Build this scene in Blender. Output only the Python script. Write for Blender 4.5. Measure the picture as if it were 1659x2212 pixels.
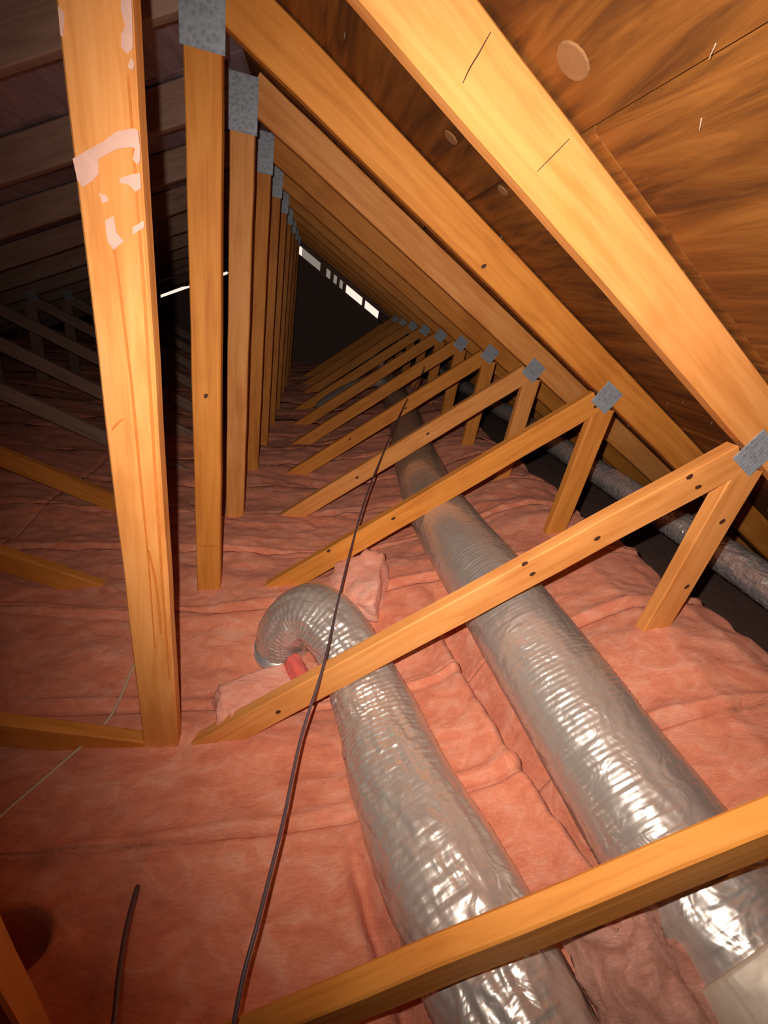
import bpy, bmesh, math, random
import numpy as np
from mathutils import Vector, Matrix, Euler

for o in list(bpy.data.objects): bpy.data.objects.remove(o)
sc = bpy.context.scene
COL = sc.collection
random.seed(4)

# ------------------------------------------------------------------ camera
cam_d = bpy.data.cameras.new('camera'); cam = bpy.data.objects.new('camera', cam_d); COL.objects.link(cam)
cam_d.sensor_fit = 'HORIZONTAL'; cam_d.sensor_width = 36.0
cam_d.lens = 36.0 * 915.75 / 1659.0
cam_d.clip_start = 0.02; cam_d.clip_end = 100
RM = Matrix(((0.97564742, -0.09150187, -0.19934772),
             (-0.13627659, 0.4592787, -0.87777661),
             (0.17187436, 0.88356691, 0.43562451)))
CAM = Vector((0.326, 0.0, 1.377))
cam.matrix_world = Matrix.Translation(CAM) @ RM.to_4x4()
sc.camera = cam

# ------------------------------------------------------------------ daylight outside, seen only through the gable gaps
w = bpy.data.worlds.new('daylight'); sc.world = w; w.use_nodes = True
bg = w.node_tree.nodes['Background']
bg.inputs[0].default_value = (1.0, 0.84, 0.70, 1); bg.inputs[1].default_value = 1.05

# ------------------------------------------------------------------ the phone's flash (hand-held work light next to the lens)
fl = bpy.data.lights.new('flash', 'SPOT'); flash = bpy.data.objects.new('flash', fl); COL.objects.link(flash)
fl.energy = 104; fl.color = (1.0, 0.93, 0.86); fl.spot_size = math.radians(136); fl.spot_blend = 1.0
fl.shadow_soft_size = 0.006
f_pos = CAM + RM @ Vector((-0.04, 0.045, 0.0))
f_aim = RM @ Vector(((1060 - 829.5) / 915.75, (1106 - 1010) / 915.75, -1))
flash.location = f_pos
flash.rotation_euler = f_aim.to_track_quat('-Z', 'Y').to_euler()

vs = sc.view_settings
vs.view_transform = 'Standard'; vs.look = 'None'; vs.gamma = 1.0; vs.use_curve_mapping = False
vs.exposure = 0.0

# ------------------------------------------------------------------ dimensions (metres); trusses stand in planes Y = const
Y1, SP = 0.859, 0.615
YG = 7.66                                   # gable wall
H = 1.925; SR = 0.512; SL = 0.485           # underside of rafters: z = H - SR*x (right), H + SL*x (left)
VR = 0.13                                   # vertical depth of a rafter
def ty(k): return Y1 + (k - 1) * SP + (-0.014 if k == 0 else 0.0)

# ------------------------------------------------------------------ noise
def _h(ix, iy, s):
    n = (ix.astype(np.int64) * 374761393 + iy.astype(np.int64) * 668265263 + s * 69069 + 12345) & 0xffffffff
    n = ((n ^ (n >> 13)) * 1274126177) & 0xffffffff
    n = n ^ (n >> 16)
    return (n & 0xffff) / 65535.0
def vnoise(x, y, s=0):
    x = np.asarray(x, float); y = np.asarray(y, float)
    x0 = np.floor(x); y0 = np.floor(y); fx = x - x0; fy = y - y0
    fx = fx * fx * (3 - 2 * fx); fy = fy * fy * (3 - 2 * fy)
    a = _h(x0, y0, s); b = _h(x0 + 1, y0, s); c = _h(x0, y0 + 1, s); d = _h(x0 + 1, y0 + 1, s)
    return (a * (1 - fx) + b * fx) * (1 - fy) + (c * (1 - fx) + d * fx) * fy
def fbm(x, y, s=0, o=4):
    r = 0; a = 0.5
    for i in range(o):
        r = r + a * (vnoise(x, y, s + i * 17) - 0.5); x = x * 2.03; y = y * 2.03; a *= 0.5
    return r

# ------------------------------------------------------------------ materials
class NT:
    def __init__(s, name):
        s.m = bpy.data.materials.new(name); s.m.use_nodes = True
        s.t = s.m.node_tree; s.n = s.t.nodes; s.b = s.n['Principled BSDF']
    def add(s, typ, **kw):
        nd = s.n.new(typ)
        for k, v in kw.items():
            if isinstance(k, str) and hasattr(nd, k): setattr(nd, k, v)
        return nd
    def link(s, a, b): s.t.links.new(a, b)
    def noise(s, vec, scale, detail=4, rough=0.55, dist=0.0):
        nd = s.n.new('ShaderNodeTexNoise'); nd.inputs['Scale'].default_value = scale
        nd.inputs['Detail'].default_value = detail; nd.inputs['Roughness'].default_value = rough
        nd.inputs['Distortion'].default_value = dist
        if vec is not None: s.link(vec, nd.inputs['Vector'])
        return nd.outputs['Fac']
    def coords(s, kind='Object', scale=(1, 1, 1), rand=False):
        tc = s.n.new('ShaderNodeTexCoord'); mp = s.n.new('ShaderNodeMapping')
        mp.inputs['Scale'].default_value = scale
        v = tc.outputs[kind]
        if rand:
            oi = s.n.new('ShaderNodeObjectInfo'); ml = s.n.new('ShaderNodeMath'); ml.operation = 'MULTIPLY'
            ml.inputs[1].default_value = 37.0; s.link(oi.outputs['Random'], ml.inputs[0])
            ad = s.n.new('ShaderNodeVectorMath'); ad.operation = 'ADD'
            s.link(v, ad.inputs[0]); s.link(ml.outputs[0], ad.inputs[1]); v = ad.outputs[0]
        s.link(v, mp.inputs['Vector']); return mp.outputs[0]
    def ramp(s, fac, stops):
        r = s.n.new('ShaderNodeValToRGB'); s.link(fac, r.inputs[0])
        e = r.color_ramp.elements
        while len(e) < len(stops): e.new(0.5)
        for i, (p, c) in enumerate(stops): e[i].position = p; e[i].color = (*c, 1)
        return r.outputs[0]
    def mix(s, fac, a, b, mode='MIX'):
        m = s.n.new('ShaderNodeMix'); m.data_type = 'RGBA'; m.blend_type = mode
        for sock, v in ((m.inputs[0], fac), (m.inputs[6], a), (m.inputs[7], b)):
            if hasattr(v, 'links') or hasattr(v, 'is_linked'): s.link(v, sock)
            else: sock.default_value = v if isinstance(v, float) else (*v, 1)
        return m.outputs[2]
    def bump(s, h, strength=0.5, dist=0.01, prev=None):
        b = s.n.new('ShaderNodeBump'); b.inputs['Strength'].default_value = strength
        b.inputs['Distance'].default_value = dist; s.link(h, b.inputs['Height'])
        if prev is not None: s.link(prev, b.inputs['Normal'])
        return b.outputs[0]

def wood(name, c1, c2, c3, rough=0.6):
    t = NT(name); v = t.coords('Object', (1.6, 22, 22), True)
    g = t.noise(v, 2.2, 6, 0.6, 0.6)
    v2 = t.coords('Object', (2.5, 5, 5), True)
    g2 = t.noise(v2, 1.4, 2, 0.5, 0.3)
    col = t.ramp(g, [(0.30, c1), (0.5, c2), (0.72, c3)])
    dark = t.ramp(g2, [(0.30, (0.80, 0.70, 0.62)), (0.5, (1, 1, 1))])
    col = t.mix(0.75, col, dark, 'MULTIPLY')
    t.link(col, t.b.inputs['Base Color']); t.b.inputs['Roughness'].default_value = rough
    t.b.inputs['Specular IOR Level'].default_value = 0.25
    t.link(t.bump(g, 0.25, 0.003), t.b.inputs['Normal'])
    return t.m
M_WOOD = wood('pine', (0.54, 0.180, 0.027), (0.66, 0.238, 0.038), (0.74, 0.290, 0.056))
M_WOOD2 = wood('pine_pale', (0.62, 0.225, 0.050), (0.74, 0.292, 0.075), (0.81, 0.355, 0.11))
M_WOOD_DIM = wood('pine_dimmed', (0.26, 0.155, 0.105), (0.34, 0.205, 0.145), (0.40, 0.25, 0.18), 0.8)  # pine darkened in colour, stands in for dim light on left and far timbers

def plywood(name, c1, c2, c3):
    t = NT(name); v = t.coords('Object', (9, 0.9, 9), True)
    g = t.noise(v, 3.0, 7, 0.62, 0.9)
    v2 = t.coords('Object', (2.2, 0.8, 2), True)
    g2 = t.noise(v2, 1.3, 3, 0.5, 0.4)
    col = t.ramp(g, [(0.34, c1), (0.52, c2), (0.68, c3)])
    col = t.mix(0.8, col, t.ramp(g2, [(0.35, (0.45, 0.38, 0.34)), (0.6, (1, 1, 1))]), 'MULTIPLY')
    t.link(col, t.b.inputs['Base Color']); t.b.inputs['Roughness'].default_value = 0.75
    t.b.inputs['Specular IOR Level'].default_value = 0.2
    t.link(t.bump(g, 0.6, 0.006), t.b.inputs['Normal'])
    return t.m
M_PLY = plywood('plywood', (0.11, 0.036, 0.008), (0.235, 0.080, 0.013), (0.32, 0.118, 0.022))
M_PLY_HAZE = plywood('plywood_hazed', (0.30, 0.22, 0.24), (0.38, 0.28, 0.30), (0.44, 0.33, 0.34))  # left deck: veil of lens haze put into the colour, paler and purplish

def simple(name, c, rough=0.6, metal=0.0, spec=0.5):
    t = NT(name); v = t.coords('Object', (1, 1, 1)); g = t.noise(v, 35, 3)
    t.link(t.mix(g, tuple(x * 0.75 for x in c), tuple(min(1, x * 1.15) for x in c)), t.b.inputs['Base Color'])
    t.b.inputs['Roughness'].default_value = rough; t.b.inputs['Metallic'].default_value = metal
    t.b.inputs['Specular IOR Level'].default_value = spec
    return t.m
M_KNOT = simple('knot', (0.07, 0.018, 0.004), 0.7)
M_STREAK = simple('resin_streak', (0.62, 0.19, 0.035), 0.6, 0, 0.2)
M_PAINT = simple('pale_paint', (0.72, 0.42, 0.32), 0.7)
M_CABLE = simple('cable_jacket', (0.10, 0.055, 0.06), 0.5)
M_WIRE = simple('pale_wire', (0.62, 0.45, 0.30), 0.6)
M_NAIL = simple('nail', (0.75, 0.6, 0.45), 0.4, 0.5)
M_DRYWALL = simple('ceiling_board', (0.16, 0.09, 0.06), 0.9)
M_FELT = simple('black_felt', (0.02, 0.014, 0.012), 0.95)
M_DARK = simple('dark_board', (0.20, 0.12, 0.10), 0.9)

def plate_mat():
    t = NT('galvanised_plate'); v = t.coords('Object', (1, 1, 1))
    vo = t.n.new('ShaderNodeTexVoronoi'); vo.inputs['Scale'].default_value = 75; t.link(v, vo.inputs['Vector'])
    col = t.ramp(vo.outputs['Distance'], [(0.1, (0.27, 0.28, 0.31)), (0.6, (0.38, 0.40, 0.44))])
    t.link(col, t.b.inputs['Base Color'])
    t.b.inputs['Metallic'].default_value = 0.35; t.b.inputs['Roughness'].default_value = 0.55
    t.link(t.bump(vo.outputs['Distance'], 0.3, 0.003), t.b.inputs['Normal'])
    return t.m
M_PLATE = plate_mat()

def wool(name, c1, c2, c3):
    t = NT(name); v = t.coords('Object', (1, 1.8, 1.8))
    g = t.noise(v, 9, 5, 0.6, 1.2)
    f = t.noise(t.coords('Object', (1, 2.6, 2)), 60, 5, 0.7, 1.5)
    b = t.noise(v, 2.2, 2)
    col = t.ramp(g, [(0.3, c1), (0.5, c2), (0.72, c3)])
    col = t.mix(0.35, col, t.ramp(f, [(0.3, (0.72, 0.60, 0.56)), (0.55, (1, 1, 1))]), 'MULTIPLY')
    col = t.mix(0.4, col, t.ramp(b, [(0.35, (0.80, 0.72, 0.72)), (0.6, (1, 1, 1))]), 'MULTIPLY')
    t.link(col, t.b.inputs['Base Color']); t.b.inputs['Roughness'].default_value = 1.0
    t.b.inputs['Specular IOR Level'].default_value = 0.05
    t.b.inputs['Sheen Weight'].default_value = 0.25; t.b.inputs['Sheen Tint'].default_value = (1, .7, .6, 1)
    n1 = t.bump(g, 0.5, 0.016); n2 = t.bump(f, 0.7, 0.004, n1)
    t.link(n2, t.b.inputs['Normal'])
    return t.m
M_WOOL = wool('pink_glass_wool', (0.73, 0.220, 0.120), (0.84, 0.292, 0.165), (0.90, 0.41, 0.27))
M_WOOL2 = wool('pink_glass_wool_pale', (0.88, 0.32, 0.20), (0.96, 0.42, 0.29), (0.98, 0.55, 0.42))
M_WOOLRED = wool('pink_glass_wool_red', (0.85, 0.11, 0.09), (0.92, 0.16, 0.12), (0.95, 0.25, 0.18))
M_WOOLSC = wool('brown_wool', (0.40, 0.16, 0.10), (0.58, 0.27, 0.19), (0.72, 0.38, 0.28))
M_WOOLDK = wool('dark_wool', (0.10, 0.045, 0.03), (0.16, 0.07, 0.045), (0.20, 0.10, 0.07))

def foil(name, base, metal, rough, wr=1.0):
    t = NT(name)
    uv = t.coords('UV', (1, 1, 1))
    w1 = t.noise(t.coords('UV', (70, 0.9, 1)), 1.0, 1.5, 0.5, 0.4)     # fine rings: u runs along, v around
    w2 = t.noise(t.coords('UV', (18, 2.2, 1)), 1.0, 2, 0.5, 1.2)
    g = t.noise(uv, 4, 3)
    col = t.mix(g, tuple(x * 0.8 for x in base), tuple(min(1, x * 1.1) for x in base))
    t.link(col, t.b.inputs['Base Color']); t.b.inputs['Metallic'].default_value = metal
    t.b.inputs['Roughness'].default_value = rough
    n = t.bump(w1, 0.45 * wr, 0.006); n = t.bump(w2, 0.55 * wr, 0.012, n)
    t.link(n, t.b.inputs['Normal'])
    return t.m
M_FOIL = foil('duct_foil', (0.64, 0.555, 0.485), 0.66, 0.33, 0.8)
M_FOIL2 = foil('duct_foil_crumpled', (0.72, 0.615, 0.53), 0.62, 0.33, 0.8)
M_FOIL3 = foil('eave_duct_foil', (0.86, 0.82, 0.80), 0.75, 0.34, 1.3)
M_TAPE = foil('dusty_foil_tape', (0.62, 0.50, 0.38), 0.2, 0.5, 0.6)
M_BOOT = simple('sheet_metal', (0.75, 0.72, 0.68), 0.35, 0.7)

def dim_pane_mat():
    t = NT('dimming_pane'); t.b.inputs['Base Color'].default_value = (0.06, 0.06, 0.05, 1)
    t.b.inputs['Alpha'].default_value = 0.52; t.b.inputs['Roughness'].default_value = 0.9
    return t.m
M_DIM_PANE = dim_pane_mat()

# ------------------------------------------------------------------ object helpers
def mesh_obj(name, me, mat=None, parent=None):
    o = bpy.data.objects.new(name, me); COL.objects.link(o)
    if mat is not None and not me.materials: me.materials.append(mat)
    if parent is not None: o.parent = parent
    return o
def from_bm(name, bm, mat, parent=None, smooth=False):
    me = bpy.data.meshes.new(name); bm.to_mesh(me); bm.free()
    if smooth: me.polygons.foreach_set('use_smooth', [True] * len(me.polygons))
    me.update(); return mesh_obj(name, me, mat, parent)
def pydata(name, v, f, mat, parent=None, smooth=False):
    me = bpy.data.meshes.new(name)
    me.from_pydata([tuple(map(float, p)) for p in v], [], [tuple(map(int, q)) for q in f]); me.update()
    if smooth: me.polygons.foreach_set('use_smooth', [True] * len(me.polygons))
    return mesh_obj(name, me, mat, parent)
def empty(name, loc=(0, 0, 0), label=None, cat=None, group=None, kind=None):
    o = bpy.data.objects.new(name, None); COL.objects.link(o); o.location = loc; o.empty_display_size = 0.1
    return tag(o, label, cat, group, kind)
def tag(o, label=None, cat=None, group=None, kind=None):
    if label: o['label'] = label
    if cat: o['category'] = cat
    if group: o['group'] = group
    if kind: o['kind'] = kind
    return o
def box_bm(bm, c, s, rot=None, bev=0.0):
    r = bmesh.ops.create_cube(bm, size=1.0)
    vs_ = r['verts']
    for v in vs_:
        p = Vector((v.co.x * s[0], v.co.y * s[1], v.co.z * s[2]))
        if rot is not None: p = rot @ p
        v.co = p + Vector(c)
    if bev > 0:
        ed = list({e for v in vs_ for e in v.link_edges})
        bmesh.ops.bevel(bm, geom=ed, offset=bev, segments=1, affect='EDGES')
    return vs_

_beams = {}
def beam_mesh(L, wd, th):
    """a sawn timber along local X, with eased, very slightly wandering edges"""
    key = (round(L, 3), wd, th)
    if key in _beams: return _beams[key]
    n = max(2, int(L / 0.12)); rng = random.Random(int(L * 1000)); b = 0.0035
    prof = [(-wd/2 + b, -th/2), (wd/2 - b, -th/2), (wd/2, -th/2 + b), (wd/2, th/2 - b),
            (wd/2 - b, th/2), (-wd/2 + b, th/2), (-wd/2, th/2 - b), (-wd/2, -th/2 + b)]
    V = []; F = []
    for i in range(n + 1):
        x = -L/2 + L * i / n; j = rng.uniform(-0.0012, 0.0012); j2 = rng.uniform(-0.001, 0.001)
        for (z, y) in prof: V.append((x, y + j2, z + j))
    for i in range(n):
        for q in range(8):
            a = i * 8 + q; c = i * 8 + (q + 1) % 8
            F.append((a, c, c + 8, a + 8))
    F.append(tuple(range(7, -1, -1))); F.append(tuple(range(n * 8, n * 8 + 8)))
    me = bpy.data.meshes.new('timber'); me.from_pydata(V, [], F); me.update()
    _beams[key] = me; return me
def beam(name, parent, p0, p1, wd, y, mat, th=0.038):
    """timber in a truss plane from (x0,z0) to (x1,z1); front face at y"""
    d = Vector((p1[0] - p0[0], 0, p1[1] - p0[1])); L = d.length
    me = beam_mesh(L, wd, th)
    if me.materials and me.materials[0] != mat:
        me = me.copy()
        me.materials.clear()
    o = mesh_obj(name, me, mat, parent)
    a = math.atan2(d.z, d.x)
    o.location = ((p0[0] + p1[0]) / 2, y + th / 2, (p0[1] + p1[1]) / 2)
    o.rotation_euler = (0, -a, 0)
    return o
def plate_bm(w_, h_, rng):
    """toothed nail plate, slightly dished, corner up to 1.2 mm thick"""
    bm = bmesh.new(); nx, nz = 8, 12
    box_bm(bm, (0, 0, 0), (w_, 0.0016, h_), None, 0.0005)
    for i in range(nx):
        for j in range(nz):
            box_bm(bm, (-w_/2 + (i + .5) * w_/nx, -0.0011, -h_/2 + (j + .5) * h_/nz), (w_/nx*0.35, 0.0012, h_/nz*0.55))
    me = bpy.data.meshes.new('plate'); bm.to_mesh(me); bm.free(); me.materials.append(M_PLATE); return me
PL_APEX = plate_bm(0.105, 0.165, random); PL_NODE = plate_bm(0.088, 0.09, random)
def plate(name, parent, me, x, z, y, a=0.0):
    o = mesh_obj(name, me, None, parent); o.location = (x, y - 0.0009, z); o.rotation_euler = (0, -a, 0); return o
def disc(name, parent, x, z, y, r, mat, th=0.0012, sx=1.0, a=0.0):
    n = 9; V = []; F = []
    for yy in (y - th, y + 0.001):
        for i in range(n):
            t = 2 * math.pi * i / n; rr = r * (0.8 + 0.35 * random.random())
            px, pz = rr * sx * math.cos(t), rr * math.sin(t)
            V.append((x + px * math.cos(a) - pz * math.sin(a), yy, z + px * math.sin(a) + pz * math.cos(a)))
    F = [tuple(range(n)), tuple(range(2 * n - 1, n - 1, -1))] + [(i, i + n, (i + 1) % n + n, (i + 1) % n) for i in range(n)]
    return pydata(name, V, F, mat, parent)
def strip(name, parent, pts, w0, y, mat, th=0.0008):
    """thin inlay ribbon on a timber face: pts in (x, z)"""
    V = []; F = []; n = len(pts)
    for i, (x, z) in enumerate(pts):
        a = Vector(pts[max(0, i - 1)]); b = Vector(pts[min(n - 1, i + 1)]); d = (b - a).normalized(); nn = Vector((-d.y, d.x))
        ww = w0 * (0.35 + 0.65 * math.sin(math.pi * (i + 0.5) / n))
        for sgn in (-1, 1):
            q = Vector((x, z)) + nn * sgn * ww / 2
            V.append((q.x, y - th, q.y)); V.append((q.x, y + 0.001, q.y))
    for i in range(n - 1):
        a = i * 4
        F += [(a, a + 4, a + 6, a + 2), (a + 1, a + 3, a + 7, a + 5), (a, a + 1, a + 5, a + 4), (a + 2, a + 6, a + 7, a + 3)]
    F += [(0, 2, 3, 1), (4 * n - 4, 4 * n - 3, 4 * n - 1, 4 * n - 2)]
    return pydata(name, V, F, mat, parent)

# sweep a tube along a path; pts: (x,y,z,r)
def catmull(P, step):
    P = [np.array(p, float) for p in P]; P = [2 * P[0] - P[1]] + P + [2 * P[-1] - P[-2]]
    out = []
    for i in range(1, len(P) - 2):
        L = np.linalg.norm(P[i + 1][:3] - P[i][:3]); n = max(2, int(L / step))
        for j in range(n):
            t = j / n; a, b, c, d = P[i - 1], P[i], P[i + 1], P[i + 2]
            out.append(0.5 * (2 * b + (c - a) * t + (2 * a - 5 * b + 4 * c - d) * t * t + (3 * b - a - 3 * c + d) * t ** 3))
    out.append(P[-2]); return np.array(out)
def tube(name, P, mat, parent=None, step=0.01, seg=12, disp=None, caps=True, squash=1.0):
    C = catmull(P, step); pts = C[:, :3]; R = C[:, 3]
    T = np.gradient(pts, axis=0); T /= np.linalg.norm(T, axis=1)[:, None]
    up = np.array([0, 0, 1.0]); 
    if abs(T[0] @ up) > 0.95: up = np.array([1.0, 0, 0])
    A = np.zeros_like(T); B = np.zeros_like(T)
    a = up - T[0] * (T[0] @ up); a /= np.linalg.norm(a)
    for i in range(len(T)):
        a = a - T[i] * (T[i] @ a); a /= np.linalg.norm(a); A[i] = a; B[i] = np.cross(T[i], a)
    s = np.concatenate([[0], np.cumsum(np.linalg.norm(np.diff(pts, axis=0), axis=1))])
    th = np.linspace(0, 2 * np.pi, seg, endpoint=False)
    rr = R[:, None] * np.ones(seg)[None]
    if disp is not None: rr = rr + disp(s[:, None] * np.ones(seg)[None], th[None] * np.ones(len(s))[:, None])
    V = pts[:, None] + rr[..., None] * (np.cos(th)[None, :, None] * A[:, None] * squash + np.sin(th)[None, :, None] * B[:, None])
    n = len(s); V = V.reshape(-1, 3)
    i, j = np.meshgrid(np.arange(n - 1), np.arange(seg), indexing='ij')
    F = np.stack([i * seg + j, i * seg + (j + 1) % seg, (i + 1) * seg + (j + 1) % seg, (i + 1) * seg + j], -1).reshape(-1, 4)
    me = bpy.data.meshes.new(name)
    faces = F.tolist()
    nq = len(faces)
    if caps: faces += [list(range(seg - 1, -1, -1)), list(range((n - 1) * seg, n * seg))]
    me.from_pydata(V.tolist(), [], faces)
    uvl = me.uv_layers.new(name='UVMap')
    su = s[i.ravel()]; sv = s[(i + 1).ravel()]; t0 = j.ravel() / seg * 6.28; t1 = (j.ravel() + 1) / seg * 6.28
    uv = np.zeros((len(me.loops), 2)); q = np.stack([su, t0, su, t1, sv, t1, sv, t0], -1).reshape(-1, 2)
    uv[:len(q)] = q; uvl.data.foreach_set('uv', uv.ravel())
    sm = [True] * nq + [False] * (len(faces) - nq); me.polygons.foreach_set('use_smooth', sm); me.update()
    return mesh_obj(name, me, mat, parent)

# ------------------------------------------------------------------ ducts: centre lines
MAIN = [(1.30, -0.35, 0.46, .14), (1.23, 0.02, 0.47, .142), (1.165, 0.22, 0.475, .142), (1.118, 0.46, 0.497, .141), (1.057, 0.75, 0.54, .14),
        (1.00, 1.08, 0.578, .14), (0.955, 1.42, 0.59, .136), (0.955, 1.85, 0.575, .134), (1.03, 2.55, 0.545, .135), (1.14, 3.5, 0.54, .135),
        (1.20, 4.6, 0.56, .13), (1.20, 5.6, 0.60, .13), (1.05, 6.3, 0.60, .12)]
SECOND = [(0.90, -0.40, 0.32, .13), (0.83, -0.05, 0.32, .132), (0.775, 0.20, 0.315, .13), (0.716, 0.40, 0.312, .138), (0.655, 0.62, 0.285, .133), (0.618, 0.82, 0.283, .122),
          (0.560, 0.98, 0.320, .108), (0.490, 1.10, 0.365, .108), (0.405, 1.185, 0.365, .108), (0.335, 1.215, 0.27, .106), (0.315, 1.215, 0.18, .10), (0.31, 1.21, 0.06, .095)]
THIRD = [(2.10, -0.5, 0.66, .07), (2.03, 0.7, 0.70, .072), (2.06, 1.5, 0.70, .07), (2.04, 2.4, 0.71, .068), (2.07, 3.3, 0.70, .068), (2.04, 4.4, 0.70, .066), (2.0, 6.0, 0.70, .065)]

def duct_x(D, Y):
    D = sorted([d for d in D], key=lambda d: d[1])
    ys = [d[1] for d in D]
    return [np.interp(Y, ys, [d[i] for d in D]) for i in (0, 2, 3)]

# ------------------------------------------------------------------ insulation surface height
GX = [-4.0, -1.5, -0.5, 0.0, 0.25, 0.45, 0.62, 0.80, 0.98, 1.12, 1.30, 1.44, 1.62, 1.74, 1.82, 1.95, 2.3, 4]
GN = [0.08, 0.10, 0.11, 0.10, 0.13, 0.17, 0.22, 0.29, 0.37, 0.45, 0.56, 0.625, 0.64, 0.62, 0.54, 0.36, 0.25, 0.1]   # near
GF = [0.12, 0.17, 0.19, 0.205, 0.235, 0.26, 0.31, 0.37, 0.42, 0.47, 0.56, 0.61, 0.62, 0.60, 0.52, 0.36, 0.25, 0.1]   # far
SEAMS = [-1.5, 0.22, 0.60, 0.975]
while SEAMS[-1] < YG - 0.1: SEAMS.append(SEAMS[-1] + 0.38)
SEAMS[-1] = YG - 0.03
def ground(X, Y):
    X = np.asarray(X, float); Y = np.asarray(Y, float)
    t = np.clip((Y - 0.95) / 0.45, 0, 1); t = t * t * (3 - 2 * t)
    g = np.interp(X, GX, GN) * (1 - t) + np.interp(X, GX, GF) * t
    amp = 1.0 + 0.6 * np.clip((Y - 1.2) / 1.0, 0, 1)
    warp = fbm(X * 1.3, Y * 1.3, 77, 2) * 0.25
    g = g + amp * 0.075 * fbm(X * 1.6 + 3, (Y + warp) * 3.4, 5, 4)
    g = g + amp * 0.045 * (0.25 - np.abs(fbm(X * 2.2, (Y + warp + 0.25 * X) * 7.5, 31, 3)))
    g = g + 0.016 * fbm(X * 16, Y * 22, 9, 4)
    for s in SEAMS:
        wv = s + 0.02 * np.sin(X * 3 + s * 9) + 0.02 * fbm(X * 5, X * 0 + s, 3, 3)
        g = g - 0.012 * np.exp(-((Y - wv) / 0.010) ** 2) + 0.014 * np.exp(-((Y - wv - 0.022) / 0.014) ** 2)
    # hollow behind the king post at the bottom left
    g = g + 0.04 * np.exp(-(((X + 0.15) / 0.16) ** 2 + ((Y - 0.42) / 0.12) ** 2)) - 0.2 * np.exp(-(((X + 0.165) / 0.075) ** 2 + ((Y - 0.435) / 0.05) ** 2) ** 4)
    # edge of the middle batt, left of the main duct
    ex, ez, er = duct_x(MAIN, Y)
    e = ex - 0.118 + 0.01 * fbm(Y * 6, Y * 0, 2, 2)
    ridge = 0.035 * np.exp(-((X - (e - 0.03)) / 0.03) ** 2)
    near = np.clip((1.35 - Y) / 0.3, 0, 1)
    g = g + near * (ridge - 0.11 * np.exp(-((X - (e + 0.045)) / 0.03) ** 2))
    sx_, sz_, sr_ = duct_x(SECOND, Y)
    g = g - np.clip((0.62 - Y) / 0.2, 0, 1) * 0.08 * np.exp(-((X - (sx_ - sr_ - 0.002)) / 0.025) ** 2)
    # lie under the ducts
    for D, lim in ((MAIN, 99), (SECOND, 1.0)):
        dx, dz, dr = duct_x(D, Y)
        u = np.abs(X - dx) / (dr + 0.004)
        bed = dz - (dr + 0.006) * np.sqrt(np.clip(1 - u * u, 0, 1))
        m = (u < 1) & (Y < lim)
        g = np.where(m, np.minimum(g, bed), g)
    # pull down round the boot of the second duct
    g = g - 0.03 * np.exp(-(((X - 0.31) / 0.12) ** 2 + ((Y - 1.19) / 0.10) ** 2))
    return np.maximum(g, 0.02)

def batt(name, x0, x1, y0, y1, mat, nx, ny, cut=True):
    xs = np.linspace(x0, x1, nx); ys = np.linspace(y0, y1, ny)
    X, Yg = np.meshgrid(xs, ys, indexing='ij'); Z = ground(X, Yg)
    V = np.stack([X, Yg, Z], -1).reshape(-1, 3).tolist(); n0 = len(V)
    F = []
    for i in range(nx - 1):
        for j in range(ny - 1):
            a = i * ny + j; F.append((a, a + ny, a + ny + 1, a + 1))
    rim = [i * ny for i in range(nx)] + [(nx - 1) * ny + j for j in range(1, ny)] + [i * ny + ny - 1 for i in range(nx - 2, -1, -1)] + [j for j in range(ny - 2, 0, -1)]
    for a in rim: V.append((V[a][0], V[a][1], 0.001))
    m = len(rim)
    for q in range(m): F.append((rim[q], n0 + q, n0 + (q + 1) % m, rim[(q + 1) % m]))
    F.append(tuple(n0 + q for q in range(m)))
    return pydata(name, V, F, mat, None, True)

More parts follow.
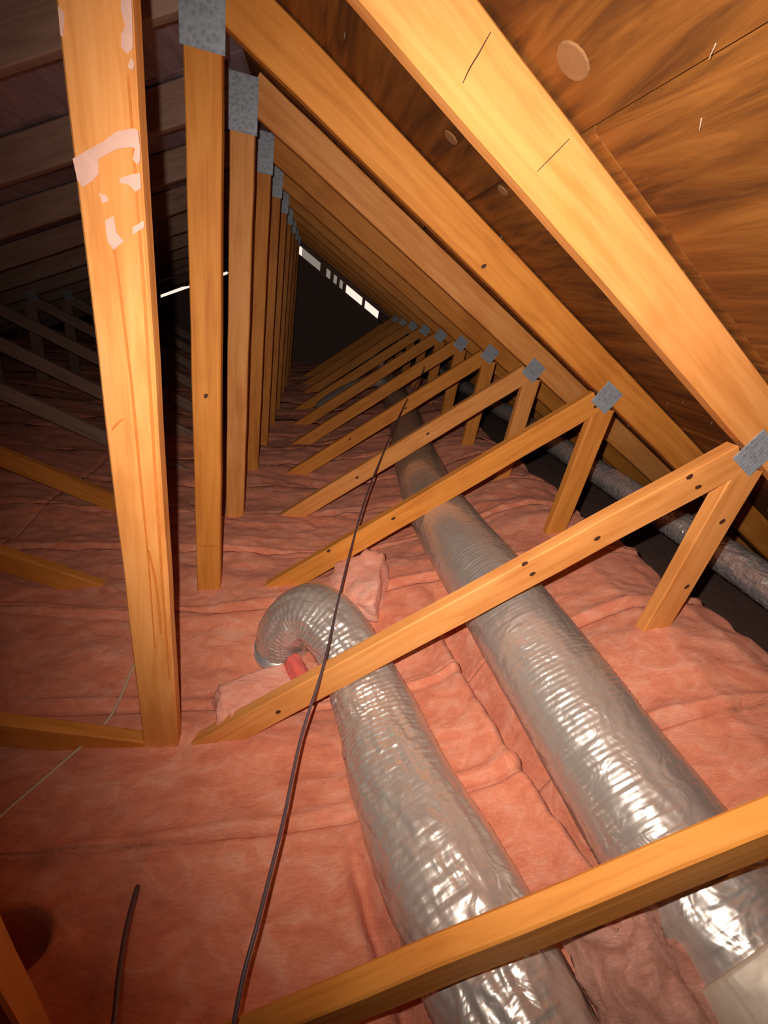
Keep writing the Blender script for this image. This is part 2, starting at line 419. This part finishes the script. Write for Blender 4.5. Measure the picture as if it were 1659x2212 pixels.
# ------------------------------------------------------------------ SETTING: floor, roof decks, gable and eave walls
def slab(name, corners, th, mat, parent=None):
    """four corners (bottom), thickness vector"""
    V = list(corners) + [(c[0] + th[0], c[1] + th[1], c[2] + th[2]) for c in corners]
    F = [(0, 1, 2, 3), (7, 6, 5, 4), (0, 4, 5, 1), (1, 5, 6, 2), (2, 6, 7, 3), (3, 7, 4, 0)]
    return pydata(name, V, F, mat, parent)
YB = -1.6
tag(slab('floor', [(-4.3, YB, -0.105), (-4.3, YG + .1, -0.105), (4.2, YG + .1, -0.105), (4.2, YB, -0.105)], (0, 0, 0.014), M_DRYWALL), kind='structure')
def deck(side):
    root = empty('ceiling', (0, 0, 0), None, None, None, 'structure')
    s = SR if side > 0 else SL
    mat = M_PLY if side > 0 else M_PLY_HAZE
    cs = math.sqrt(1 + s * s); zt = H + VR + 0.004
    # rows of plywood sheets up the slope (seams run along the ridge), 4 mm gaps
    rows = [0.02, 0.735, 1.80, 2.87, 4.02] if side > 0 else [0.02, 1.08, 2.15, 3.22, 4.25]
    for r in range(4):
        xa, xb = rows[r] + 0.004, rows[r + 1] - 0.004
        if r == 0: xa = 0.0
        y = YB; first = 1.22 if r % 2 == 0 else 2.44
        while y < YG + 0.1:
            ye = min(y + first, YG + 0.12); first = 2.44
            x0, x1 = side * xa, side * xb
            z0, z1 = zt - s * xa, zt - s * xb
            cx, cy_, cz = (x0 + x1) / 2, (y + ye) / 2, (z0 + z1) / 2
            V = [(x0 - cx, y + .0025 - cy_, z0 - cz), (x0 - cx, ye - .0025 - cy_, z0 - cz), (x1 - cx, ye - .0025 - cy_, z1 - cz), (x1 - cx, y + .0025 - cy_, z1 - cz)]
            V += [(a, b, c + 0.014) for a, b, c in V]
            F = [(0, 1, 2, 3), (7, 6, 5, 4), (0, 4, 5, 1), (1, 5, 6, 2), (2, 6, 7, 3), (3, 7, 4, 0)]
            o = pydata('plywood_panel', V, F, mat, root); o.location = (cx, cy_, cz)
            y = ye
    # felt over the sheets, closes the joints
    x0, x1 = 0.0, side * 4.3
    o = slab('roofing_felt', [(x0, YB, zt + 0.016), (x0, YG + .12, zt + 0.016), (x1, YG + .12, zt + 0.016 - s * 4.3), (x1, YB, zt + 0.016 - s * 4.3)], (0, 0, 0.01), M_FELT, root)
    return root
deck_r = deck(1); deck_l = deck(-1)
# roofing nail points through the right deck (too fine to count)
bm = bmesh.new(); rng = random.Random(8)
for i in range(170):
    x = rng.uniform(0.15, 2.6); y = rng.uniform(0.5, 5.0); z = H + VR + 0.004 - SR * x
    d = Vector((rng.uniform(-.3, .3), rng.uniform(-.3, .3), -1)).normalized(); L = rng.uniform(0.008, 0.016)
    m_ = Matrix.Translation(Vector((x, y, z)) + d * L * 0.4) @ d.to_track_quat('-Z', 'Y').to_matrix().to_4x4()
    bmesh.ops.create_cone(bm, cap_ends=True, segments=5, radius1=0.0003, radius2=0.0009, depth=L, matrix=m_)
o = from_bm('roofing_nails', bm, M_NAIL, deck_r); o['kind'] = 'stuff'
# pale plugs / knots on the plywood
M_PLUG = simple('plywood_knot', (0.27, 0.12, 0.040), 0.9)
for (x, y, r) in ((0.649, 0.786, 0.030), (1.027, 0.895, 0.026), (0.60, 1.27, 0.02), (0.86, 1.9, 0.02), (0.75, 1.25, .016)):
    z = H + VR + 0.004 - SR * x
    bm = bmesh.new()
    mt = Matrix.Translation((x, y, z - 0.0008)) @ Matrix.Rotation(math.atan(SR), 4, 'Y')
    bmesh.ops.create_cone(bm, cap_ends=True, segments=14, radius1=r * .9, radius2=r, depth=0.003, matrix=mt)
    from_bm('wood_plug', bm, M_PLUG, deck_r)

# gable wall with daylight gap under the roof
gab = empty('wall_back', (0, 0, 0), None, None, None, 'structure')
def poly_wall(name, pts, y0, y1, mat, parent):
    n = len(pts); V = [(x, y0, z) for x, z in pts] + [(x, y1, z) for x, z in pts]
    F = [tuple(range(n)), tuple(range(2 * n - 1, n - 1, -1))] + [(i, i + n, (i + 1) % n + n, (i + 1) % n) for i in range(n)]
    return pydata(name, V, F, mat, parent)
gz = lambda x: (H - SR * x) if x >= 0 else (H + SL * x)
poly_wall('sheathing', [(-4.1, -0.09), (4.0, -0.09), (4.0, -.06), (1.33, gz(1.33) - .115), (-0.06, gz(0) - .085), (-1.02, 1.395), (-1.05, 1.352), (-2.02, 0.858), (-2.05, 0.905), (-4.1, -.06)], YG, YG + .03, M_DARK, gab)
poly_wall('gable_rafter', [(0, gz(0) - .002), (4.0, gz(4.0) - .002), (4.0, gz(4.0) + VR), (0, gz(0) + VR)], YG, YG + .04, M_WOOD_DIM, gab)
poly_wall('gable_rafter', [(0, gz(0) - .002), (0, gz(0) + VR), (-4.1, gz(-4.1) + VR), (-4.1, gz(-4.1) - .002)], YG, YG + .04, M_WOOD_DIM, gab)
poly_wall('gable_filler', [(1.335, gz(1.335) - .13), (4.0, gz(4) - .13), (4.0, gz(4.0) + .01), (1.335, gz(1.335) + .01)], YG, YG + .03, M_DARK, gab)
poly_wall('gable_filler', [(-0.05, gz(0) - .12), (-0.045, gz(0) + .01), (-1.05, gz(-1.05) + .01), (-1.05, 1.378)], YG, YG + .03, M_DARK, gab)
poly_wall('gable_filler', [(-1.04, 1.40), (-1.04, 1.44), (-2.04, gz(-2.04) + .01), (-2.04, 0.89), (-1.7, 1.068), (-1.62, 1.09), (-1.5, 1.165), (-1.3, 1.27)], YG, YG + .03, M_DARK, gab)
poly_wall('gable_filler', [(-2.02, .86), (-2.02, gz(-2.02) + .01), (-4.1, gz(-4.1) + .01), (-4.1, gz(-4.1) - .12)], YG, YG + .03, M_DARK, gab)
for (xa, xb) in ((0.325, 0.425), (0.49, 0.545), (0.60, 0.645), (0.70, 0.755), (1.04, 1.085)):
    poly_wall('lookout_block', [(xa, gz(xa) - .14), (xb, gz(xb) - .14), (xb, gz(xb) + .01), (xa, gz(xa) + .01)], YG - .04, YG + .03, M_WOOD_DIM, gab)
poly_wall('dimming_pane', [(0.03, gz(0.03) - .13), (0.70, gz(.70) - .13), (0.70, gz(.70) + .01), (0.03, gz(.03) + .01)], YG + .034, YG + .036, M_DIM_PANE, gab)  # added half-clear pane, only there to dim daylight in the upper gaps
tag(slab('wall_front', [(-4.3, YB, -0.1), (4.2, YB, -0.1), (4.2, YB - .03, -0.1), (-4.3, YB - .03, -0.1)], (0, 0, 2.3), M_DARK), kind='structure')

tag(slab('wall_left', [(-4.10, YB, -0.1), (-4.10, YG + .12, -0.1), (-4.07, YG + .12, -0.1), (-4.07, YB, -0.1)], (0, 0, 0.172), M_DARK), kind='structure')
# ------------------------------------------------------------------ ROOF TRUSSES
KN = {1: [(0.324, 0.271), (0.917, 0.839), (0.95, 0.809), (1.091, 0.932), (1.267, 1.127), (1.306, 1.103), (1.435, 1.016), (1.446, 0.801)],
      2: [(0.704, 0.621), (0.465, 0.446), (1.385, 1.170), (0.824, 1.532), (-0.001, 1.008)]}
ORD = ['nearest', 'second', 'third', 'fourth', 'fifth', 'sixth', 'seventh', 'eighth', 'ninth', 'tenth', 'eleventh']
LAB = {0: 'nearest roof truss, its diagonal web crossing the bottom right corner over both ducts',
       1: 'timber roof truss whose king post carries pale paint smears, just behind the nearest truss',
       2: 'roof truss right behind the paint-smeared one, its web passing behind the duct elbow'}
SMEARS = [[(-0.048,1.487),(-0.023,1.504),(-0.003,1.517),(0.015,1.532),(0.039,1.541),(0.045,1.54),(0.046,1.52),(0.045,1.503),(0.04,1.498),(0.035,1.504),(0.039,1.517),(0.034,1.518),(0.013,1.511),(-0.013,1.494),(-0.015,1.475),(-0.024,1.465),(-0.039,1.454),(-0.045,1.461)],
 [(0.034,1.674),(0.047,1.677),(0.046,1.648),(0.045,1.629),(0.037,1.621),(0.03,1.627),(0.031,1.639),(0.037,1.649),(0.033,1.665)],
 [(0.042,1.619),(0.046,1.613),(0.043,1.606),(0.036,1.607)], [(-0.044,1.65),(-0.037,1.645),(-0.042,1.62),(-0.045,1.621)],
 [(0.033,1.485),(0.044,1.488),(0.044,1.47),(0.036,1.463),(0.028,1.47),(0.013,1.47),(0.015,1.476)],
 [(-0.012,1.416),(0.001,1.425),(0.003,1.403),(0.013,1.393),(-0.003,1.378),(-0.011,1.387)],
 [(0.028,1.415),(0.045,1.427),(0.045,1.418),(0.027,1.405)], [(-0.017,1.451),(-0.007,1.45),(-0.004,1.444),(-0.013,1.439)]]
for k in range(0, 11):
    y = ty(k)
    lab = LAB.get(k, 'bare pine roof truss with grey nail plates, %s in the row from the camera' % ORD[k])
    T = empty('roof_truss', (0, y, 0), lab, 'roof truss', 'roof trusses in a row along the attic')
    mw = M_WOOD2 if k in (1, 3) else M_WOOD
    aR, aL = math.atan(SR), math.atan(SL)
    hR = VR * math.cos(aR) ; 
    # all coordinates below are local (truss empty sits at y)
    beam('king_post', T, (0, 0.0), (0, H - 0.0), 0.089 if k != 1 else 0.094, 0, M_WOOD2 if k == 1 else mw)
    wd = 0.114
    def raf(s, sl, L):
        o_ = (wd / 2) / math.cos(math.atan(sl))
        return beam('rafter', T, (s * 0.03, H + o_ - sl * 0.03), (s * L, H + o_ - sl * L), wd, 0, mw if s > 0 else M_WOOD_DIM)
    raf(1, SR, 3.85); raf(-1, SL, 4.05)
    beam('bottom_chord', T, (-4.05, -0.0455), (3.85, -0.0455), 0.089, 0, mw)
    web_s = 0.855 if k else 0.80
    zb = 0.0 if k else -0.018
    beam('diagonal_web', T, (0.045, zb + web_s * .045), (1.385, zb + web_s * 1.385 + (0.02 if not k else 0)), 0.089, 0, mw)
    if k == 1: beam('diagonal_web', T, (-0.03, 0.095), (-2.14, 0.58), 0.089, 0, M_WOOD)
    else: beam('diagonal_web', T, (-0.045, 0.02), (-2.1, 0.86), 0.089, 0, M_WOOD if k < 4 else M_WOOD_DIM)
    beam('strut', T, (1.436, 0.0), (1.428, 1.165), 0.085, 0, mw)
    beam('strut', T, (-2.15, 0.0), (-2.15, 0.85), 0.089, 0, M_WOOD_DIM)
    plate('nail_plate', T, PL_APEX, 0.0, H - 0.0, 0)
    plate('nail_plate', T, PL_NODE, 1.416, 1.207, 0, -aR)
    plate('nail_plate', T, PL_NODE, -2.12, 0.90, 0, aL)
    for (x, z) in KN.get(k, []):
        disc('knot', T, x, z, 0, 0.006, M_KNOT, 0.0012, 1.5, 0.7 if x > .1 and x < 1.4 else 1.0)
    if k in (3, 4):
        for x in (0.62, 0.95): disc('knot', T, x, 0.855 * x + random.uniform(-.02, .02), 0, 0.006, M_KNOT, 0.0012, 1.5, 0.7)
    if k == 1:
        for s in SMEARS:
            V = [(x, -0.0016, z) for x, z in s] + [(x, 0.001, z) for x, z in s]; n = len(s)
            F = [tuple(range(n)), tuple(range(2 * n - 1, n - 1, -1))] + [(i, i + n, (i + 1) % n + n, (i + 1) % n) for i in range(n)]
            o = pydata('paint_smear', V, F, M_PAINT, T)
        strip('grain_streak', T, [(-0.003,1.391),(0.001,1.303),(0.006,1.164),(0.007,1.009),(0.009,0.788),(0.007,0.509)], 0.005, 0, M_STREAK)
        strip('grain_streak', T, [(0.036,1.60),(0.038,1.3),(0.036,1.0),(0.035,0.7),(0.036,0.4)], 0.006, 0, M_STREAK)
        strip('crack', T, [(-0.036,1.071),(-0.030,1.080),(-0.020,1.091),(-0.014,1.096)], 0.004, 0, M_STREAK)
        strip('crack', T, [(0.012,0.80),(0.02, 0.725), (0.024, 0.615),(0.024,0.56)], 0.006, 0, M_STREAK)
        strip('crack', T, [(0.541,1.76),(0.530,1.735),(0.520,1.715),(0.514,1.697)], 0.002, 0, M_KNOT)
        strip('crack', T, [(0.709,1.67),(0.69,1.645),(0.669,1.618)], 0.0015, 0, M_KNOT)
    if k == 2:
        strip('crack', T, [(-0.035,0.43),(-0.01,0.425),(0.01,0.432),(0.035,0.43)], 0.008, 0, M_STREAK)

ORD2 = ['nearest', 'second', 'third', 'fourth', 'fifth', 'sixth', 'seventh', 'eighth', 'ninth', 'tenth', 'eleventh', 'twelfth', 'thirteenth', 'fourteenth', 'fifteenth', 'sixteenth', 'seventeenth', 'eighteenth', 'nineteenth', 'twentieth', 'last']
# ------------------------------------------------------------------ INSULATION BATTS (one per bay row, laid across the attic)
for i in range(len(SEAMS) - 1):
    y0, y1 = SEAMS[i] + 0.001, SEAMS[i + 1] - 0.001
    near = y0 < 1.8 and y1 > 0
    ny = 44 if near else (24 if y0 < 3.5 else 12)
    f = 1.0 if near else (0.55 if y0 < 3.5 else 0.3)
    xm = [ -0.9, float(duct_x(MAIN, (y0 + y1) / 2)[0])]
    for seg_, (xa, xb) in enumerate(((-3.55, xm[0]), (xm[0], xm[1]), (xm[1], 1.86))):
        nx = int((xb - xa) * (110 if seg_ else 45) * f) + 4
        o = batt('insulation_batt', xa + .0008, xb - .0008, y0, y1, M_WOOL, nx, ny)
        side = ('left of the king posts', 'between the king posts and the large duct', 'right of the large duct')[seg_]
        o_ = ORD2[i]
        lab = 'pink fibreglass batt %s, %s row from the camera' % (side, o_)
        tag(o, lab, 'insulation', 'pink insulation batts laid across the attic floor')
# dark-coloured strip in the eave trough beyond the insulation
xs = np.linspace(1.865, 3.6, 40); ys = np.linspace(YB + .05, YG - .05, 120)
X, Yg = np.meshgrid(xs, ys, indexing='ij'); Z = 0.30 + 0.03 * fbm(X * 5, Yg * 5, 3, 4) - (X - 1.86) * 0.09
V = np.stack([X, Yg, Z], -1).reshape(-1, 3).tolist(); F = []
for i in range(39):
    for j in range(119):
        a = i * 120 + j; F.append((a, a + 120, a + 121, a + 1))
rim = [i * 120 for i in range(40)] + [39 * 120 + j for j in range(1, 120)] + [i * 120 + 119 for i in range(38, -1, -1)] + [j for j in range(118, 0, -1)]
n0 = len(V)
for a in rim: V.append((V[a][0], V[a][1], 0.001))
for q in range(len(rim)): F.append((rim[q], n0 + q, n0 + (q + 1) % len(rim), rim[(q + 1) % len(rim)]))
F.append(tuple(n0 + q for q in range(len(rim))))
tag(pydata('loose_insulation', V, F, M_WOOLDK, None, True), 'dark loose insulation filling the low eave behind the insulation mound', 'insulation', kind='stuff')

# ------------------------------------------------------------------ insulation pieces
def chunk(name, c, s, rot, mat, label, seed, cat='insulation', amp=0.3):
    bm = bmesh.new(); bmesh.ops.create_cube(bm, size=1.0)
    bmesh.ops.subdivide_edges(bm, edges=bm.edges[:], cuts=14, use_grid_fill=True)
    R_ = Euler(rot).to_matrix()
    for v in bm.verts:
        p = v.co.copy(); l = max(abs(p.x), abs(p.y), abs(p.z)) * 2
        q = p.lerp(p.normalized() * 0.56, 0.40)
        n = float(fbm(p.x * 4 + p.z * 3 + seed, p.y * 4 - p.z * 2 + 3, seed, 4)); n2 = float(fbm(p.x * 12 + seed, p.y * 12 + p.z * 9, seed + 3, 3))
        q = q * (1 + amp * n + 0.12 * n2)
        v.co = R_ @ Vector((q.x * s[0], q.y * s[1], q.z * s[2]))
    o = from_bm(name, bm, mat, None, True); o.location = c
    return tag(o, label, cat)
# ------------------------------------------------------------------ DUCTS
SIDE = -1.0
def rings(pitch, amp, seed, big=0.0, crumple=0.0, sided=False):
    def f(s, th):
        ph = th / (2 * np.pi)
        c, sn = np.cos(th) * 1.6, np.sin(th) * 1.6
        a = fbm(s / pitch + 9 * seed, c * 1.1 + 5 + sn * 0.6, seed, 2)                 # irregular ring wrinkles
        a2 = np.sin(2 * np.pi * (s / pitch + 0.35 * fbm(s * 5, sn + 3, seed + 3, 2) + 0.6 * fbm(c + 7, s * 2.0, seed + 5, 2)))
        m = 0.5 + 1.2 * fbm(s * 4 + 3, c + 9, seed + 8, 2)
        r = amp * (0.7 * a + 0.40 * a2 * np.clip(m * 1.6 - 0.5, 0.0, 1))
        if big: r = r + big * fbm(s * 3 + c * 0.5, sn + c * 0.7 + 4, seed + 11, 3)
        if crumple:
            q = fbm(s * (15 if sided else 22) + c * 2.0, sn * 3.2 + c * 2.4 + s * 5, seed + 21, 2 if sided else 3)
            r = r - crumple * np.abs(q) * 1.6
        if sided:      # pulled smooth on the outside of the bend, gathered on the inside
            sm = 0.30 + 0.70 / (1 + np.exp(-6 * (np.sin(th) * SIDE + 0.25 * np.cos(th) + 0.15)))
            r = r * sm
        return r
    return f
main = tag(tube('insulated_duct', MAIN, M_FOIL, None, 0.0032, 120, rings(0.0125, 0.0026, 1, 0.012, 0.004)),
    'large silver foil flexible duct running far back on the right', 'duct')
sec = empty('insulated_duct', (0.31, 1.21, 0.05), 'silver foil flexible duct in the middle, bending over and down into the insulation', 'duct')
o = tube('foil_jacket', [(a - .31, b - 1.21, c - .05, d) for a, b, c, d in SECOND[:-1]], M_FOIL2, sec, 0.0032, 110, rings(0.017, 0.0052, 4, 0.016, 0.020, True))
# sheet metal boot under the elbow
bm = bmesh.new()
bmesh.ops.create_cone(bm, cap_ends=True, segments=28, radius1=0.088, radius2=0.097, depth=0.17, matrix=Matrix.Translation((0.003, 0, 0.055)))
bmesh.ops.create_cone(bm, cap_ends=True, segments=28, radius1=0.1, radius2=0.1, depth=0.012, matrix=Matrix.Translation((0.003, 0, 0.11)))
from_bm('metal_boot', bm, M_BOOT, sec, True)
fp = chunk('foil_flap', (0, 0, 0), (0.035, 0.07, 0.05), (0.4, 0.3, 0.2), M_FOIL3, None, 14, amp=1.1)
del fp['category']; fp.parent = sec; fp.location = (0.495 - .31, 0.90 - 1.21, 0.31 - .05)
third = tag(tube('insulated_duct', THIRD, M_FOIL3, None, 0.006, 64, rings(0.024, 0.010, 7, 0.008, 0.008)),
    'narrow silver foil duct running along the dark eave behind the short struts', 'duct')
far = tag(tube('insulated_duct', [(1.06, 4.25, .66, .06), (0.95, 4.2, .70, .06), (0.8, 4.25, .62, .06), (0.6, 4.4, .45, .06), (0.45, 4.5, .30, .055)], M_FOIL2, None, 0.006, 40, rings(0.02, 0.006, 12, 0.006, 0.006)),
    'small dim silver branch duct leaving the large duct far back in the attic', 'duct')

# taped junction at the bottom right corner
def sheet(name, corners, nx, ny, fn, mat, th, parent=None):
    A, B, C_, D = [np.array(c, float) for c in corners]; V = []; F = []
    nrm = np.cross(B - A, D - A); nrm /= np.linalg.norm(nrm)
    for lay in (0, 1):
        for i in range(nx):
            for j in range(ny):
                u, v = i / (nx - 1), j / (ny - 1)
                p = A * (1 - u) * (1 - v) + B * u * (1 - v) + C_ * u * v + D * (1 - u) * v
                V.append(p + nrm * (float(fn(u, v)) - lay * th))
    N = nx * ny
    for i in range(nx - 1):
        for j in range(ny - 1):
            a = i * ny + j; F.append((a, a + ny, a + ny + 1, a + 1)); F.append((N + a, N + a + 1, N + a + ny + 1, N + a + ny))
    rim = [i * ny for i in range(nx)] + [(nx - 1) * ny + j for j in range(1, ny)] + [i * ny + ny - 1 for i in range(nx - 2, -1, -1)] + [j for j in range(ny - 2, 0, -1)]
    for q in range(len(rim)):
        a, b = rim[q], rim[(q + 1) % len(rim)]; F.append((a, a + N, b + N, b))
    return pydata(name, V, F, mat, parent, True)

ck = chunk('insulation_offcut', (0.26, 0.985, 0.175), (0.27, 0.15, 0.10), (0.1, 0.12, 0.5), M_WOOL2, 'torn pale pink offcut before the duct elbow, one cut end bright red', 3)
e_ = chunk('cut_end', (0, 0, 0), (0.05, 0.15, 0.10), (0.1, 0.12, 0.5), M_WOOLRED, None, 5)
del e_['category']; e_.parent = ck; e_.location = (0.12, 0.05, 0.03)
chunk('insulation_lump', (0.60, 1.36, 0.33), (0.20, 0.30, 0.20), (0.2, -0.3, -0.3), M_WOOL2, 'bunched lump of pink insulation between the duct elbow and the large duct', 9, amp=0.5)

def wrapd(sv, th):
    c = np.cos(th); sn = np.sin(th)
    return 0.018 * fbm(sv * 6 + c, sn * 2.2 + 4, 5, 3) - 0.022 * np.abs(fbm(sv * 9 + sn * 2, c * 3 + sv * 5, 15, 3)) + 0.010 * np.exp(-(sv / 0.01) ** 2) * fbm(c * 4, sn * 4, 3, 2)
jn = tag(tube('duct_wrap', [(1.165, 0.215, 0.475, .156), (1.19, 0.12, 0.47, .168), (1.19, -0.05, 0.465, .166), (1.24, -0.2, 0.455, .165), (1.30, -0.38, 0.45, .16)], M_TAPE, None, 0.005, 90, wrapd),
    'dusty beige foil wrap taped round the large duct at the bottom right corner', 'duct wrap')
chunk('insulation_scrap', (0.965, 0.20, 0.44), (0.16, 0.22, 0.16), (0.3, 0.2, 0.4), M_WOOLSC, 'torn brownish insulation scrap between the two ducts at the bottom right corner', 21, amp=0.8)
# ------------------------------------------------------------------ CABLES
tag(tube('cable', [(.30, .0, .355, .004), (0.303,0.242,0.36,.004),(0.326,0.36,0.38,.004),(0.355,0.5,0.392,.004),(0.385,0.68,0.41,.004),(0.436,0.86,0.462,.004),(0.485,1.12,0.474,.004),(0.544,1.4,0.525,.004),(0.62,1.7,0.608,.004),(0.715,2.0,0.696,.004),(0.912,2.6,0.830,.004),(1.142,3.2,0.99,.004), (1.2, 3.6, 1.0, .004)], M_CABLE, None, 0.02, 10),
    'long thin dark cable draped over the diagonal webs from the bottom edge', 'cable')
tag(tube('cable', [(0.045, 0.56, 0.06, .006), (0.055,0.521,0.13,.006),(0.072,0.43,0.2,.005),(0.095,0.345,0.26,.0045),(0.119,0.271,0.31,.004),(0.14,.18,.36,.004)], M_CABLE, None, 0.02, 10),
    'short dark cable end rising out of the insulation at the lower left', 'cable')
wp = [(-0.36, 0.55), (-0.3, 0.684), (-0.24, 0.804), (-0.171, 0.951), (-0.159, 1.159), (-0.10, 1.35)]
tag(tube('wire', [(x, y, float(ground(np.array([x]), np.array([y]))[0]) + 0.005, .004) for x, y in wp], M_WIRE, None, 0.02, 8),
    'thin pale wire lying on the insulation left of the paint-smeared king post', 'wire')
